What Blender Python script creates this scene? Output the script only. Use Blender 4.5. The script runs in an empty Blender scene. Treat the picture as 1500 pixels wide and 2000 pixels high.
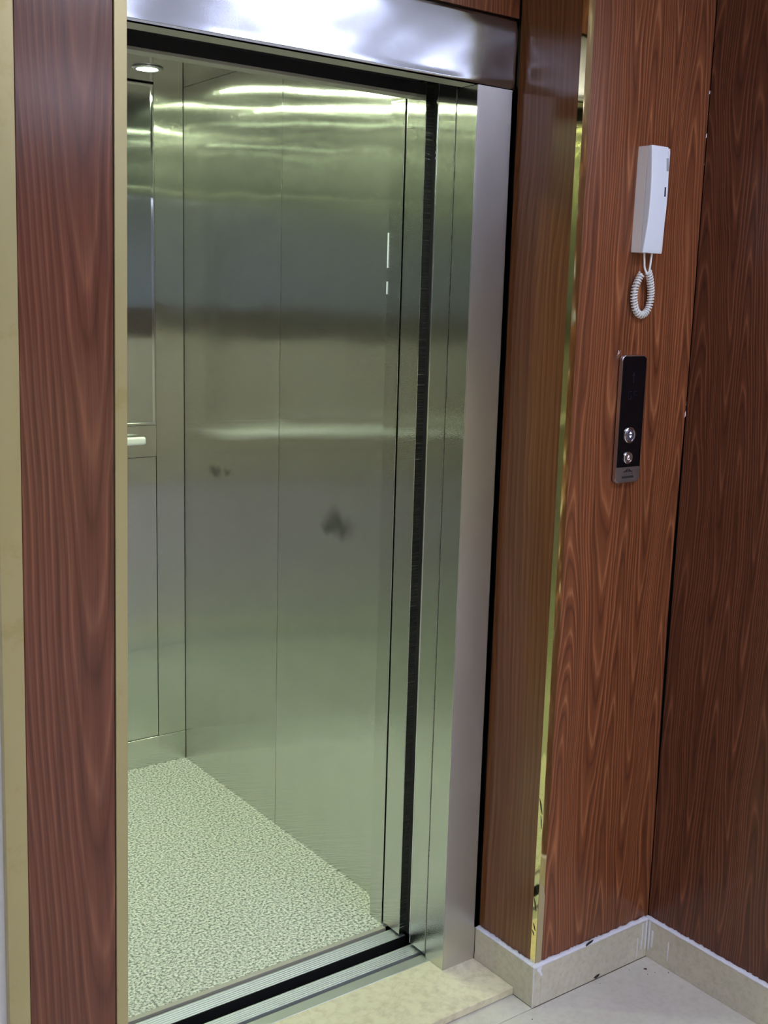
import bpy, bmesh, math, random
from mathutils import Vector, Matrix

random.seed(4)
C = bpy.context.scene.collection
SC = bpy.context.scene

# ------------------------------------------------------------------ camera
YAW, PITCH, ROLL, FPX = -0.6328, -0.1801, 0.0281, 2204.8
CAM = Vector((-1.578, -1.866, 1.5449))
fwd = Vector((-math.sin(YAW) * math.cos(PITCH), math.cos(YAW) * math.cos(PITCH), math.sin(PITCH)))
rt = Vector((math.cos(YAW), math.sin(YAW), 0))
up = rt.cross(fwd)
r2 = math.cos(ROLL) * rt + math.sin(ROLL) * up
u2 = -math.sin(ROLL) * rt + math.cos(ROLL) * up
cd = bpy.data.cameras.new('camera')
cd.sensor_fit = 'VERTICAL'
cd.sensor_height = 24.0
cd.sensor_width = 18.0
cd.lens = FPX / 2000.0 * 24.0
cd.clip_start = 0.02
cam = bpy.data.objects.new('camera', cd)
C.objects.link(cam)
cam.matrix_world = Matrix(((r2.x, u2.x, -fwd.x, CAM.x), (r2.y, u2.y, -fwd.y, CAM.y), (r2.z, u2.z, -fwd.z, CAM.z), (0, 0, 0, 1)))
SC.camera = cam

# ------------------------------------------------------------------ world, exposure, light levels
w = bpy.data.worlds.new('world')
SC.world = w
w.use_nodes = True
w.node_tree.nodes['Background'].inputs[0].default_value = (0.5, 0.52, 0.6, 1)
w.node_tree.nodes['Background'].inputs[1].default_value = 0.05
SC.view_settings.view_transform = 'Standard'
SC.view_settings.look = 'None'
SC.view_settings.gamma = 1.0
SC.view_settings.use_curve_mapping = False
SC.view_settings.exposure = 0.0
SC.cycles.max_bounces = 16
SC.cycles.glossy_bounces = 12
SC.cycles.diffuse_bounces = 6
SC.cycles.caustics_reflective = True
SC.cycles.blur_glossy = 0.0
SC.cycles.sample_clamp_indirect = 12.0
CAR_LAMP = 660.0                       # emission of the car's downlights
CAR_COL = (0.84, 1.0, 0.62, 1)
HALL_LAMP = 15.5                       # emission of the corridor ceiling panels
HALL_COL = (0.88, 0.93, 1.20, 1)

# ------------------------------------------------------------------ measures (metres)
YB, XA, XC, XW, YK = -0.1936, 0.1101, 0.4926, 0.0600, 1.4805
ZF, ZS, ZC = -0.019, 0.0803, 2.193
XL = -0.91                              # left car wall
XO = -0.85                              # left side of opening
HT = 2.1356                             # top of header
SK = 0.012


# ------------------------------------------------------------------ node helpers
class NT:
    def __init__(s, name):
        s.m = bpy.data.materials.new(name)
        s.m.use_nodes = True
        s.t = s.m.node_tree
        s.b = s.t.nodes['Principled BSDF']

    def n(s, typ, **kw):
        nd = s.t.nodes.new(typ)
        ins = kw.pop('ins', {})
        for k, v in kw.items():
            setattr(nd, k, v)
        for k, v in ins.items():
            s.put(nd.inputs[k], v)
        return nd

    def put(s, sock, v):
        if isinstance(v, bpy.types.NodeSocket):
            s.t.links.new(v, sock)
        else:
            sock.default_value = v

    def math(s, op, a, b=0.0, c=0.0):
        nd = s.n('ShaderNodeMath', operation=op)
        s.put(nd.inputs[0], a)
        s.put(nd.inputs[1], b)
        s.put(nd.inputs[2], c)
        return nd.outputs[0]

    def pos(s):
        if not hasattr(s, '_p'):
            s._p = s.n('ShaderNodeNewGeometry')
            s._x = s.n('ShaderNodeSeparateXYZ', ins={0: s._p.outputs['Position']})
        return s._x.outputs[0], s._x.outputs[1], s._x.outputs[2]

    def vec(s, x, y, z):
        return s.n('ShaderNodeCombineXYZ', ins={0: x, 1: y, 2: z}).outputs[0]

    def noise(s, v, scale=1.0, detail=2.0, rough=0.5):
        return s.n('ShaderNodeTexNoise', ins={'Vector': v, 'Scale': scale, 'Detail': detail, 'Roughness': rough}).outputs['Fac']

    def ramp(s, f, stops, interp='LINEAR'):
        nd = s.n('ShaderNodeValToRGB', ins={0: f})
        e = nd.color_ramp.elements
        nd.color_ramp.interpolation = interp
        e[0].position, e[0].color = stops[0][0], tuple(stops[0][1]) + (1,)
        e[1].position, e[1].color = stops[-1][0], tuple(stops[-1][1]) + (1,)
        for p, c in stops[1:-1]:
            k = e.new(p)
            k.color = tuple(c) + (1,)
        return nd.outputs[0]

    def mix(s, f, a, b, blend='MIX'):
        nd = s.n('ShaderNodeMix', data_type='RGBA', blend_type=blend)
        s.put(nd.inputs[0], f)
        for i, v in ((6, a), (7, b)):
            s.put(nd.inputs[i], v if isinstance(v, bpy.types.NodeSocket) else tuple(v)[:3] + (1,))
        return nd.outputs[2]

    def bump(s, h, strength=1.0, dist=0.01):
        s.put(s.b.inputs['Normal'], s.n('ShaderNodeBump', ins={'Height': h, 'Strength': strength, 'Distance': dist}).outputs[0])

    def set(s, **kw):
        for k, v in kw.items():
            s.put(s.b.inputs[k.replace('_', ' ')], v)


def flat(name, col, rough=0.5, metal=0.0, var=0.04, scale=30.0, spec=0.5):
    t = NT(name)
    x, y, z = t.pos()
    nz = t.noise(t.vec(x, y, z), scale, 3)
    c = t.mix(nz, [v * (1 - var) for v in col], [min(1, v * (1 + var)) for v in col])
    t.set(Base_Color=c, Roughness=rough, Metallic=metal)
    t.b.inputs['Specular IOR Level'].default_value = spec
    return t.m


def wood(name, axis, period, phase, tall, lite, mid, dark, rough=0.3, k=4.0, seed=0.0, warp=1.0):
    """laminate with long cathedral figures pointing down"""
    t = NT(name)
    x, y, z = t.pos()
    u = {'x': x, 'y': y}[axis]
    lo = t.noise(t.vec(t.math('MULTIPLY', u, 5.0), seed, t.math('MULTIPLY', z, 1.3)), 1.0, 2)
    lo2 = t.noise(t.vec(t.math('MULTIPLY', u, 22.0), seed + 3.0, t.math('MULTIPLY', z, 2.6)), 1.0, 3, 0.5)
    uw = t.math('ADD', u, t.math('MULTIPLY', t.math('SUBTRACT', lo, 0.5), 0.10 * warp))
    uw = t.math('ADD', uw, t.math('MULTIPLY', t.math('SUBTRACT', lo2, 0.5), 0.012))
    ph = t.math('MULTIPLY', t.math('ADD', uw, phase), 2 * math.pi / period)
    arch = t.math('MULTIPLY', t.math('SUBTRACT', 1.0, t.math('COSINE', ph)), k)
    arch = t.math('ADD', arch, t.math('MULTIPLY', t.math('SUBTRACT', 1.0, t.math('COSINE', t.math('MULTIPLY', ph, 0.37))), k * 0.9))
    kk = t.noise(t.vec(t.math('MULTIPLY', u, 2.2), seed + 9.0, t.math('MULTIPLY', z, 0.9)), 1.0, 1)
    arch = t.math('MULTIPLY', arch, t.math('ADD', 0.55, t.math('MULTIPLY', kk, 0.9)))
    h = t.math('SUBTRACT', arch, t.math('MULTIPLY', z, tall))
    h = t.math('ADD', h, t.math('MULTIPLY', lo2, 1.5 * warp))
    fr = t.math('FRACT', h)
    c = t.ramp(fr, [(0.0, dark), (0.16, [0.7 * a + 0.3 * b for a, b in zip(mid, dark)]), (0.48, mid), (0.66, lite), (0.76, mid), (0.93, [0.5 * (a + b) for a, b in zip(mid, dark)]), (1.0, dark)])
    # fine pores and streaks
    st = t.noise(t.vec(t.math('MULTIPLY', uw, 420.0), seed, t.math('MULTIPLY', z, 6.0)), 1.0, 3, 0.6)
    st2 = t.noise(t.vec(t.math('MULTIPLY', uw, 90.0), seed + 5, t.math('MULTIPLY', z, 1.6)), 1.0, 2)
    f = t.math('ADD', t.math('MULTIPLY', t.math('SUBTRACT', st, 0.5), 0.9), t.math('MULTIPLY', t.math('SUBTRACT', st2, 0.5), 1.4))
    f = t.math('ADD', f, 1.0)
    c = t.mix(1.0, c, t.n('ShaderNodeCombineColor', ins={0: f, 1: f, 2: f}).outputs[0], 'MULTIPLY')
    big = t.noise(t.vec(t.math('MULTIPLY', u, 7.0), seed + 2, t.math('MULTIPLY', z, 1.5)), 1.0, 2)
    c = t.mix(t.math('MULTIPLY', big, 0.45), c, mid)
    t.set(Base_Color=c, Roughness=t.math('ADD', rough, t.math('MULTIPLY', t.math('SUBTRACT', st, 0.5), 0.08)))
    t.b.inputs['Specular IOR Level'].default_value = 0.45
    t.bump(st, 0.25, 0.0004)
    return t.m


def steel(name, col, rough=0.2, aniso=0.9, wave=0.0, stains=(), axis='x', smudge=0.22, vert=True, wscale=(2.0, 5.0), grain=1.3, seams=(), haze=0.0):
    """brushed stainless: the grain runs vertically, so highlights spread sideways"""
    t = NT(name)
    x, y, z = t.pos()
    u = {'x': x, 'y': y}[axis]
    g = t.noise(t.vec(t.math('MULTIPLY', u, 900.0), 0.0, t.math('MULTIPLY', z, 30.0)) if vert else
                t.vec(t.math('MULTIPLY', u, 9.0), 0.0, t.math('MULTIPLY', z, 900.0)), 1.0, 2)
    sm = t.noise(t.vec(x, y, t.math('MULTIPLY', z, 0.55)), 4.0, 5, 0.62)
    sm2 = t.noise(t.vec(t.math('MULTIPLY', u, 16.0), 4.0, t.math('MULTIPLY', z, 5.0)), 1.0, 5, 0.65)
    r = t.math('ADD', rough, t.math('MULTIPLY', t.math('SUBTRACT', sm, 0.5), smudge * rough * 2))
    r = t.math('ADD', r, t.math('MULTIPLY', t.math('SUBTRACT', g, 0.5), 0.02))
    c = t.mix(sm2, [v * 0.93 for v in col], [min(1, v * 1.05) for v in col])
    for (sx, sy, sz, rad, st) in stains:
        d = t.n('ShaderNodeVectorMath', operation='DISTANCE', ins={0: t.vec(x, t.math('MULTIPLY', y, 0.5), t.math('ADD', z, t.math('MULTIPLY', sm2, 0.07))), 1: (sx, sy * 0.5, sz + 0.035)}).outputs['Value']
        f = t.n('ShaderNodeMapRange', interpolation_type='SMOOTHSTEP', ins={0: d, 1: rad * 0.1, 2: rad, 3: st, 4: 0.0}).outputs[0]
        c = t.mix(f, c, (0.24, 0.25, 0.22))
        r = t.math('ADD', r, t.math('MULTIPLY', f, 0.10))
    t.set(Base_Color=c, Roughness=r, Metallic=1.0, Anisotropic=aniso)
    tn = t.n('ShaderNodeVectorMath', operation='CROSS_PRODUCT', ins={0: t._p.outputs['True Normal'], 1: (0, 0, 1) if vert else (0, 0, 1)}).outputs[0]
    if not vert:
        tn = t.n('ShaderNodeVectorMath', operation='CROSS_PRODUCT', ins={0: tn, 1: t._p.outputs['True Normal']}).outputs[0]
    t.put(t.b.inputs['Tangent'], tn)
    h = t.math('MULTIPLY', sm2, 0.00004)
    if wave:
        wv = t.noise(t.vec(t.math('MULTIPLY', u, wscale[0]), 7.0, t.math('MULTIPLY', z, wscale[1])), 1.0, 1)
        h = t.math('ADD', h, t.math('MULTIPLY', wv, wave))
    for s in seams:                    # sheet pulled in a little along its folded edges
        d = t.math('ABSOLUTE', t.math('SUBTRACT', u, s))
        wob = t.noise(t.vec(s, 1.0, t.math('MULTIPLY', z, 6.0)), 1.0, 1)
        e = t.math('EXPONENT', t.math('MULTIPLY', d, -28.0))
        h = t.math('ADD', h, t.math('MULTIPLY', t.math('MULTIPLY', e, wob), wave * 1.2))
    # the brushing: a fine comb of grooves that tilts the surface only across the grain
    N0 = t._p.outputs['True Normal']
    g2 = t.noise(t.vec(t.math('MULTIPLY', u, 2600.0), 3.0, t.math('MULTIPLY', z, 500.0)) if vert else
                 t.vec(t.math('MULTIPLY', u, 500.0), 3.0, t.math('MULTIPLY', z, 2600.0)), 1.0, 0)
    tilt = t.n('ShaderNodeVectorMath', operation='SCALE', ins={0: tn, 3: t.math('MULTIPLY', t.math('SUBTRACT', g2, 0.5), grain)}).outputs[0]
    nn = t.n('ShaderNodeNewGeometry').outputs['Normal']
    nv = t.n('ShaderNodeVectorMath', operation='NORMALIZE', ins={0: t.n('ShaderNodeVectorMath', operation='ADD', ins={0: nn, 1: tilt}).outputs[0]}).outputs[0]
    t.put(t.b.inputs['Normal'], t.n('ShaderNodeBump', ins={'Height': h, 'Strength': 1.0, 'Distance': 1.0, 'Normal': nv}).outputs[0])
    if haze:                           # a weaker wide lobe under the sharp one
        g3 = t.n('ShaderNodeBsdfPrincipled')
        t.put(g3.inputs['Base Color'], c)
        g3.inputs['Metallic'].default_value = 1.0
        g3.inputs['Roughness'].default_value = 0.62
        mx = t.n('ShaderNodeMixShader', ins={0: haze})
        t.t.links.new(t.b.outputs[0], mx.inputs[1])
        t.t.links.new(g3.outputs[0], mx.inputs[2])
        t.t.links.new(mx.outputs[0], t.t.nodes['Material Output'].inputs[0])
    return t.m


def marble(name, col, vein, scale=1.0, rough=0.25):
    t = NT(name)
    x, y, z = t.pos()
    v = t.vec(x, y, z)
    a = t.noise(v, 7.0 * scale, 6, 0.6)
    b = t.noise(v, 45.0 * scale, 4, 0.6)
    d = t.n('ShaderNodeTexNoise', ins={'Vector': v, 'Scale': 3.0 * scale, 'Detail': 8.0, 'Roughness': 0.65, 'Distortion': 0.7}).outputs['Fac']
    vn = t.math('ABSOLUTE', t.math('SUBTRACT', d, 0.5))
    vn = t.n('ShaderNodeMapRange', ins={0: vn, 1: 0.0, 2: 0.02, 3: 0.22, 4: 0.0}).outputs[0]
    c = t.mix(a, [q * 0.86 for q in col], [min(1, q * 1.10) for q in col])
    c = t.mix(t.n('ShaderNodeMapRange', ins={0: b, 1: 0.45, 2: 0.75, 3: 0.0, 4: 0.5}).outputs[0], c, vein)
    c = t.mix(vn, c, vein)
    t.set(Base_Color=c, Roughness=t.math('ADD', rough, t.math('MULTIPLY', b, 0.12)))
    return t.m


def emit(name, col, s):
    t = NT(name)
    t.set(Base_Color=(1, 1, 1, 1), Emission_Color=col, Emission_Strength=s)
    return t.m


# ------------------------------------------------------------------ materials
W_L, W_M, W_D = (0.36, 0.140, 0.060), (0.205, 0.066, 0.027), (0.085, 0.024, 0.011)
M = {}
M['wood_back'] = wood('wood_back', 'x', 0.145, 0.055, 5.0, W_L, W_M, W_D, 0.30, 3.2, 1.0)
M['wood_pier'] = wood('wood_pier', 'x', 0.30, 0.915, 3.6, (0.235, 0.090, 0.050), (0.168, 0.056, 0.033), (0.095, 0.028, 0.016), 0.20, 3.6, 7.0, 0.45)
M['wood_recess'] = wood('wood_recess', 'y', 0.9, 0.30, 0.4, (0.215, 0.088, 0.036), (0.18, 0.070, 0.029), (0.135, 0.047, 0.020), 0.17, 9.0, 12.0, 0.6)
M['wood_right_shaded'] = wood('wood_right_shaded', 'y', 0.125, 0.03, 4.6, (0.24, 0.090, 0.042), (0.130, 0.043, 0.022), (0.058, 0.018, 0.010), 0.33, 3.2, 21.0)  # same wood darkened: the right wall's shade is put into its colour
M['wood_top'] = wood('wood_top', 'x', 0.2, 0.0, 4.0, W_L, W_M, W_D, 0.3, 3.0, 30.0)
M['brass'] = NT('brass_mirror')
M['brass'].set(Base_Color=(0.90, 0.78, 0.40, 1), Metallic=1.0, Roughness=0.05)
_x, _y, _z = M['brass'].pos()
M['brass'].bump(M['brass'].noise(M['brass'].vec(_x, _y, M['brass'].math('MULTIPLY', _z, 0.35)), 20.0, 2), 0.4, 0.0018)
M['brass'] = M['brass'].m
t = NT('brass_satin')
x, y, z = t.pos()
n1 = t.noise(t.vec(t.math('MULTIPLY', x, 10), y, t.math('MULTIPLY', z, 2.2)), 1.0, 4, 0.6)
n2 = t.noise(t.vec(x, y, z), 9.0, 6, 0.7)
c = t.mix(n1, (0.44, 0.37, 0.18), (0.54, 0.47, 0.26))
c = t.mix(t.n('ShaderNodeMapRange', ins={0: n2, 1: 0.58, 2: 0.66, 3: 0.0, 4: 0.35}).outputs[0], c, (0.38, 0.29, 0.09))
t.set(Base_Color=c, Metallic=0.55, Roughness=t.math('ADD', 0.30, t.math('MULTIPLY', n1, 0.12)))
M['brass_satin'] = t.m
SIDE_STAINS = ((XW, 0.572, 0.973, 0.048, 0.75), (XW, 0.62, 0.955, 0.025, 0.6), (XW, 1.267, 1.024, 0.030, 0.7), (XW, 1.19, 1.03, 0.018, 0.5))
ST = (0.68, 0.69, 0.655)
M['steel_side'] = steel('steel_side', ST, 0.115, 1.0, 0.0022, SIDE_STAINS, 'y', seams=(0.88, 1.4805), haze=0.05)
M['steel_back'] = steel('steel_back', ST, 0.12, 1.0, 0.0018, (), 'x', seams=(-0.04,), haze=0.05)
M['steel_edge'] = steel('steel_edge', (0.64, 0.645, 0.61), 0.115, 0.95, 0.0004, (), 'y', wscale=(22.0, 5.0), grain=0.9, haze=0.04)
M['steel_frame'] = steel('steel_frame', (0.66, 0.64, 0.65), 0.36, 0.9, 0.0, (), 'x', grain=0.5)
M['steel_header'] = steel('steel_header', (0.58, 0.61, 0.70), 0.16, 0.3, 0.0008, (), 'x', vert=False, wscale=(5, 14), grain=0.10)
M['steel_ceiling'] = flat('steel_ceiling', (0.40, 0.38, 0.42), 0.07, 1.0, 0.03, 6)
M['steel_lip'] = flat('steel_lip', (0.60, 0.58, 0.50), 0.42, 0.6)
M['alu'] = flat('sill_aluminium', (0.66, 0.70, 0.68), 0.42, 0.75)
M['alu_plain'] = flat('sill_aluminium_plain', (0.60, 0.63, 0.60), 0.40, 0.8, 0.08, 14)
M['nosing'] = flat('grey_nosing', (0.46, 0.44, 0.38), 0.5, 0.2)
M['dark'] = flat('dark_paint', (0.012, 0.012, 0.015), 0.45, 0.0)
M['black_seal'] = flat('black_seal', (0.006, 0.006, 0.007), 0.6, 0.0)
M['shaft'] = flat('shaft_concrete', (0.05, 0.05, 0.055), 0.9)
M['bluegap'] = flat('gap_metal', (0.02, 0.026, 0.04), 0.4, 0.3)
M['mirror'] = flat('mirror_glass', (0.72, 0.75, 0.76), 0.03, 1.0, 0.0)
M['chrome'] = flat('chrome', (0.80, 0.80, 0.82), 0.12, 1.0, 0.02)
M['rail'] = flat('rail_white', (0.92, 0.93, 0.92), 0.25, 0.0, 0.01)
M['plastic'] = flat('white_plastic', (0.80, 0.85, 0.95), 0.32, 0.0, 0.01)
M['plastic2'] = flat('white_plastic_base', (0.86, 0.83, 0.85), 0.38, 0.0, 0.01)
M['cord'] = flat('white_cord', (0.82, 0.82, 0.82), 0.4, 0.0, 0.01)
M['grey_label'] = flat('grey_label', (0.38, 0.38, 0.42), 0.4)
M['black_slot'] = flat('black_slot', (0.03, 0.035, 0.06), 0.5)
M['panel_black'] = flat('panel_black', (0.004, 0.004, 0.006), 0.12, 0.0, 0.0, 10, 0.35)
M['panel_frame'] = flat('panel_frame', (0.62, 0.56, 0.58), 0.3, 1.0)
M['logo_plate'] = flat('logo_plate', (0.38, 0.34, 0.36), 0.35, 0.9)
M['ink'] = flat('ink', (0.02, 0.018, 0.02), 0.5)
M['ink_soft'] = flat('ink_soft', (0.13, 0.09, 0.10), 0.5)
M['led'] = flat('blue_display_segment', (0.007, 0.006, 0.024), 0.4)
M['lit_white'] = emit('lit_arrow', (0.95, 0.95, 1.0, 1), 0.75)
M['lit_pink'] = emit('lit_key_mark', (1.0, 0.72, 0.68, 1), 0.35)
M['caulk'] = flat('white_caulk', (0.78, 0.79, 0.88), 0.6, 0.0, 0.08, 60)
M['grout'] = flat('grout', (0.36, 0.35, 0.31), 0.8)
M['marble_step'] = marble('marble_step', (0.74, 0.69, 0.50), (0.42, 0.36, 0.25), 1.0)
M['marble_floor'] = marble('marble_floor', (0.62, 0.59, 0.53), (0.48, 0.45, 0.40), 1.4, 0.28)
M['marble_skirt'] = marble('marble_skirt', (0.62, 0.58, 0.48), (0.40, 0.36, 0.26), 1.6, 0.3)
M['paint_white'] = flat('white_wall_paint', (0.76, 0.76, 0.80), 0.8)
M['assumed_dark_rail'] = flat('assumed_dark_rail', (0.09, 0.05, 0.035), 0.4)
M['paint_grey'] = flat('grey_wall_paint', (0.30, 0.34, 0.35), 0.8)
M['assumed_stone'] = marble('assumed_cream_stone', (0.90, 0.86, 0.55), (0.8, 0.7, 0.4), 0.6)
M['paint_ceiling'] = flat('ceiling_paint', (0.80, 0.80, 0.82), 0.85)
M['stain'] = flat('dark_spot', (0.05, 0.02, 0.02), 0.7)
M['film'] = flat('beige_film', (0.40, 0.33, 0.19), 0.4)
M['black_patch'] = flat('patch_black', (0.012, 0.012, 0.008), 0.6)
M['hall_lamp'] = emit('corridor_light', HALL_COL, HALL_LAMP)
M['car_lamp'] = emit('downlight_lens', CAR_COL, CAR_LAMP)
t = NT('speckled_flooring')
x, y, z = t.pos()
v = t.vec(x, y, z)
a = t.noise(v, 150.0, 3, 0.65)
b = t.noise(v, 26.0, 3, 0.6)
cc = t.n('ShaderNodeTexNoise', ins={'Vector': v, 'Scale': 60.0, 'Detail': 2.0}).outputs['Color']
c = t.ramp(a, [(0.33, (0.07, 0.09, 0.07)), (0.44, (0.27, 0.30, 0.25)), (0.52, (0.66, 0.68, 0.60)), (0.66, (0.93, 0.93, 0.87))])
c = t.mix(t.math('MULTIPLY', b, 0.20), c, (0.55, 0.58, 0.50))
c = t.mix(0.12, c, cc, 'SOFT_LIGHT')
t.set(Base_Color=c, Roughness=0.6)
t.bump(a, 0.3, 0.001)
M['speckle'] = t.m


# ------------------------------------------------------------------ object helpers
def tag(o, label=None, cat=None, group=None, kind=None):
    if label: o['label'] = label
    if cat: o['category'] = cat
    if group: o['group'] = group
    if kind: o['kind'] = kind
    return o


def thing(name, label, cat, loc, kind=None, group=None):
    o = bpy.data.objects.new(name, None)
    C.objects.link(o)
    o.location = loc
    o.empty_display_size = 0.05
    return tag(o, label, cat, group, kind)


def obj(name, bm, mat, parent=None, smooth=False, label=None, kind=None):
    """bm is in world coordinates; the object's origin goes to its parent's origin (or its own base)"""
    me = bpy.data.meshes.new(name)
    root = Vector((0, 0, 0))
    p = parent
    while p is not None:
        root += p.location
        p = p.parent
    off = Vector((0, 0, 0))
    if parent is None:
        xs = [v.co for v in bm.verts]
        off = Vector((sum(c.x for c in xs) / len(xs), sum(c.y for c in xs) / len(xs), min(c.z for c in xs)))
    bmesh.ops.translate(bm, verts=bm.verts, vec=-(root + off))
    bmesh.ops.recalc_face_normals(bm, faces=bm.faces)
    bm.to_mesh(me)
    bm.free()
    for m in (mat if isinstance(mat, (list, tuple)) else [mat]):
        me.materials.append(m)
    if smooth:
        for f in me.polygons: f.use_smooth = True
    o = bpy.data.objects.new(name, me)
    C.objects.link(o)
    o.location = off
    if parent is not None: o.parent = parent
    if label: o['label'] = label
    if kind: o['kind'] = kind
    return o


def BM(): return bmesh.new()


def box(bm, x0, x1, y0, y1, z0, z1, bev=0.0, seg=1):
    r = bmesh.ops.create_cube(bm, size=1.0)
    vs = r['verts']
    for v in vs:
        v.co = Vector((x0 if v.co.x < 0 else x1, y0 if v.co.y < 0 else y1, z0 if v.co.z < 0 else z1))
    if bev:
        es = list({e for v in vs for e in v.link_edges})
        bmesh.ops.bevel(bm, geom=es, offset=bev, segments=seg, affect='EDGES', profile=0.5)
    return bm


def bx(*a, **k): return box(BM(), *a, **k)


def prism(bm, pts, a0, a1, axis='x'):
    """profile pts in the two other axes, extruded along axis from a0 to a1"""
    def P(a, p):
        if axis == 'x': return Vector((a, p[0], p[1]))
        if axis == 'y': return Vector((p[0], a, p[1]))
        return Vector((p[0], p[1], a))
    v0 = [bm.verts.new(P(a0, p)) for p in pts]
    v1 = [bm.verts.new(P(a1, p)) for p in pts]
    n = len(pts)
    bm.faces.new(v0)
    bm.faces.new(v1[::-1])
    for i in range(n):
        bm.faces.new((v0[i], v0[(i + 1) % n], v1[(i + 1) % n], v1[i]))
    return bm


def tube(bm, pts, rad, sides=10, cap=True):
    rings = []
    n = len(pts)
    prev = None
    for i, p in enumerate(pts):
        d = (pts[min(i + 1, n - 1)] - pts[max(i - 1, 0)]).normalized()
        if prev is None:
            ref = Vector((0, 0, 1)) if abs(d.z) < 0.9 else Vector((1, 0, 0))
            a = d.cross(ref).normalized()
        else:
            a = (prev - d * prev.dot(d)).normalized()
        prev = a
        b = d.cross(a)
        r = rad[i] if isinstance(rad, (list, tuple)) else rad
        rings.append([bm.verts.new(p + (a * math.cos(q) + b * math.sin(q)) * r) for q in [2 * math.pi * k / sides for k in range(sides)]])
    for i in range(n - 1):
        for k in range(sides):
            bm.faces.new((rings[i][k], rings[i][(k + 1) % sides], rings[i + 1][(k + 1) % sides], rings[i + 1][k]))
    if cap:
        bm.faces.new(rings[0][::-1])
        bm.faces.new(rings[-1])
    return bm


def lathe(bm, prof, c, axis='z', sides=32):
    """prof: (radius, height) pairs; closed to the axis by zero radii"""
    rings = []
    for r, h in prof:
        ring = []
        if r < 1e-7:
            q = Vector((0, 0, h))
            ring = [q]
        else:
            ring = [Vector((r * math.cos(2 * math.pi * k / sides), r * math.sin(2 * math.pi * k / sides), h)) for k in range(sides)]
        if axis == 'y': ring = [Vector((q.x, q.z, q.y)) for q in ring]
        if axis == 'x': ring = [Vector((q.z, q.x, q.y)) for q in ring]
        rings.append([bm.verts.new(q + Vector(c)) for q in ring])
    for a, b in zip(rings, rings[1:]):
        for k in range(sides):
            k2 = (k + 1) % sides
            if len(a) == 1 and len(b) > 1: bm.faces.new((a[0], b[k], b[k2]))
            elif len(b) == 1 and len(a) > 1: bm.faces.new((a[k], a[k2], b[0]))
            elif len(a) > 1: bm.faces.new((a[k], a[k2], b[k2], b[k]))
    return bm


def rrect(cx, cz, w, h, r, n=6):
    pts = []
    for (sx, sz, a0) in ((1, 1, 0), (-1, 1, 90), (-1, -1, 180), (1, -1, 270)):
        for i in range(n + 1):
            a = math.radians(a0 + 90 * i / n)
            pts.append((cx + sx * (w / 2 - r) + r * math.cos(a), cz + sz * (h / 2 - r) + r * math.sin(a)))
    return pts


def slant(bm, k=0.0125, z0=1.95):
    for v in bm.verts: v.co.x += k * (v.co.z - z0)
    return bm


def ragged(bm, fn0, fn1, z0, z1, n, mk):
    """a ribbon from z0 to z1 whose two borders fn0, fn1 wander; mk(s, a) gives the point"""
    prev = None
    for i in range(n + 1):
        s = z0 + (z1 - z0) * i / n
        cur = [bm.verts.new(mk(s, fn0(s))), bm.verts.new(mk(s, fn1(s)))]
        if prev: bm.faces.new((prev[0], prev[1], cur[1], cur[0]))
        prev = cur
    return bm


# ================================================================== LARGE STRUCTURE
TH = 0.10
TOPZ = 2.45
# --- corridor floor: bed plus marble tiles, joints run through the wall corner
fl = obj('floor', bx(-4.2, 3.2, -5.2, YB + 0.25, ZF - 0.12, ZF - 0.004), M['grout'], kind='structure')
fl['label'] = 'cream marble tiled floor of the corridor'
T = 0.8
jx0, jy0 = -0.30, YB - SK
for i in range(-5, 5):
    for j in range(0, 7):
        x0 = jx0 + i * T + 0.001
        y1 = jy0 - j * T - 0.001
        x1, y0 = x0 + T - 0.002, y1 - T + 0.002
        if x0 > 3.1 or y0 < -5.1: continue
        b = bx(x0, x1, y0, y1, ZF - 0.01, ZF, bev=0.0006)
        obj('floor_tile', b, M['marble_floor'], fl)
# strip of tile between the joint and the raised step
for i in range(-5, 1):
    x0 = jx0 + i * T + 0.001
    obj('floor_tile', bx(x0, min(x0 + T - 0.002, XA - SK - 0.0005), jy0 + 0.001, -0.130, ZF - 0.01, ZF, bev=0.0006), M['marble_floor'], fl)

# --- ceiling of the corridor with its light panels
ce = obj('ceiling', bx(-4.2, 3.2, -5.2, 1.8, TOPZ, TOPZ + 0.1), M['paint_ceiling'], kind='structure')
for (lx, ly, q, lab) in ((-0.38, -1.50, 0.20, 'in front of the lift doorway'), (0.30, -1.22, 0.20, 'in front of the phone wall'), (-2.4, -1.9, 0.3, 'at the left end of the corridor'),
                         (0.3, -3.5, 0.3, 'behind the viewer'), (-2.6, -4.2, 0.3, 'in the rear left corner of the corridor'),
                         (1.9, -2.4, 0.3, 'beyond the shaded wooden side wall'), (2.2, -3.9, 0.3, 'in the rear right corner of the corridor')):
    t_ = thing('ceiling_light', 'flat square ceiling light ' + lab, 'light', (lx, ly, TOPZ), group='corridor ceiling lights')
    f = BM()
    for (a0, a1, b0, b1) in ((-q - .015, q + .015, -q - .015, -q), (-q - .015, q + .015, q, q + .015), (-q - .015, -q, -q, q), (q, q + .015, -q, q)):
        box(f, lx + a0, lx + a1, ly + b0, ly + b1, TOPZ - 0.02, TOPZ - 0.0005)
    obj('light_frame', f, M['plastic'], t_)
    obj('diffuser', bx(lx - q + .001, lx + q - .001, ly - q + .001, ly + q - .001, TOPZ - 0.015, TOPZ - 0.0005), M['hall_lamp'], t_)

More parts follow.
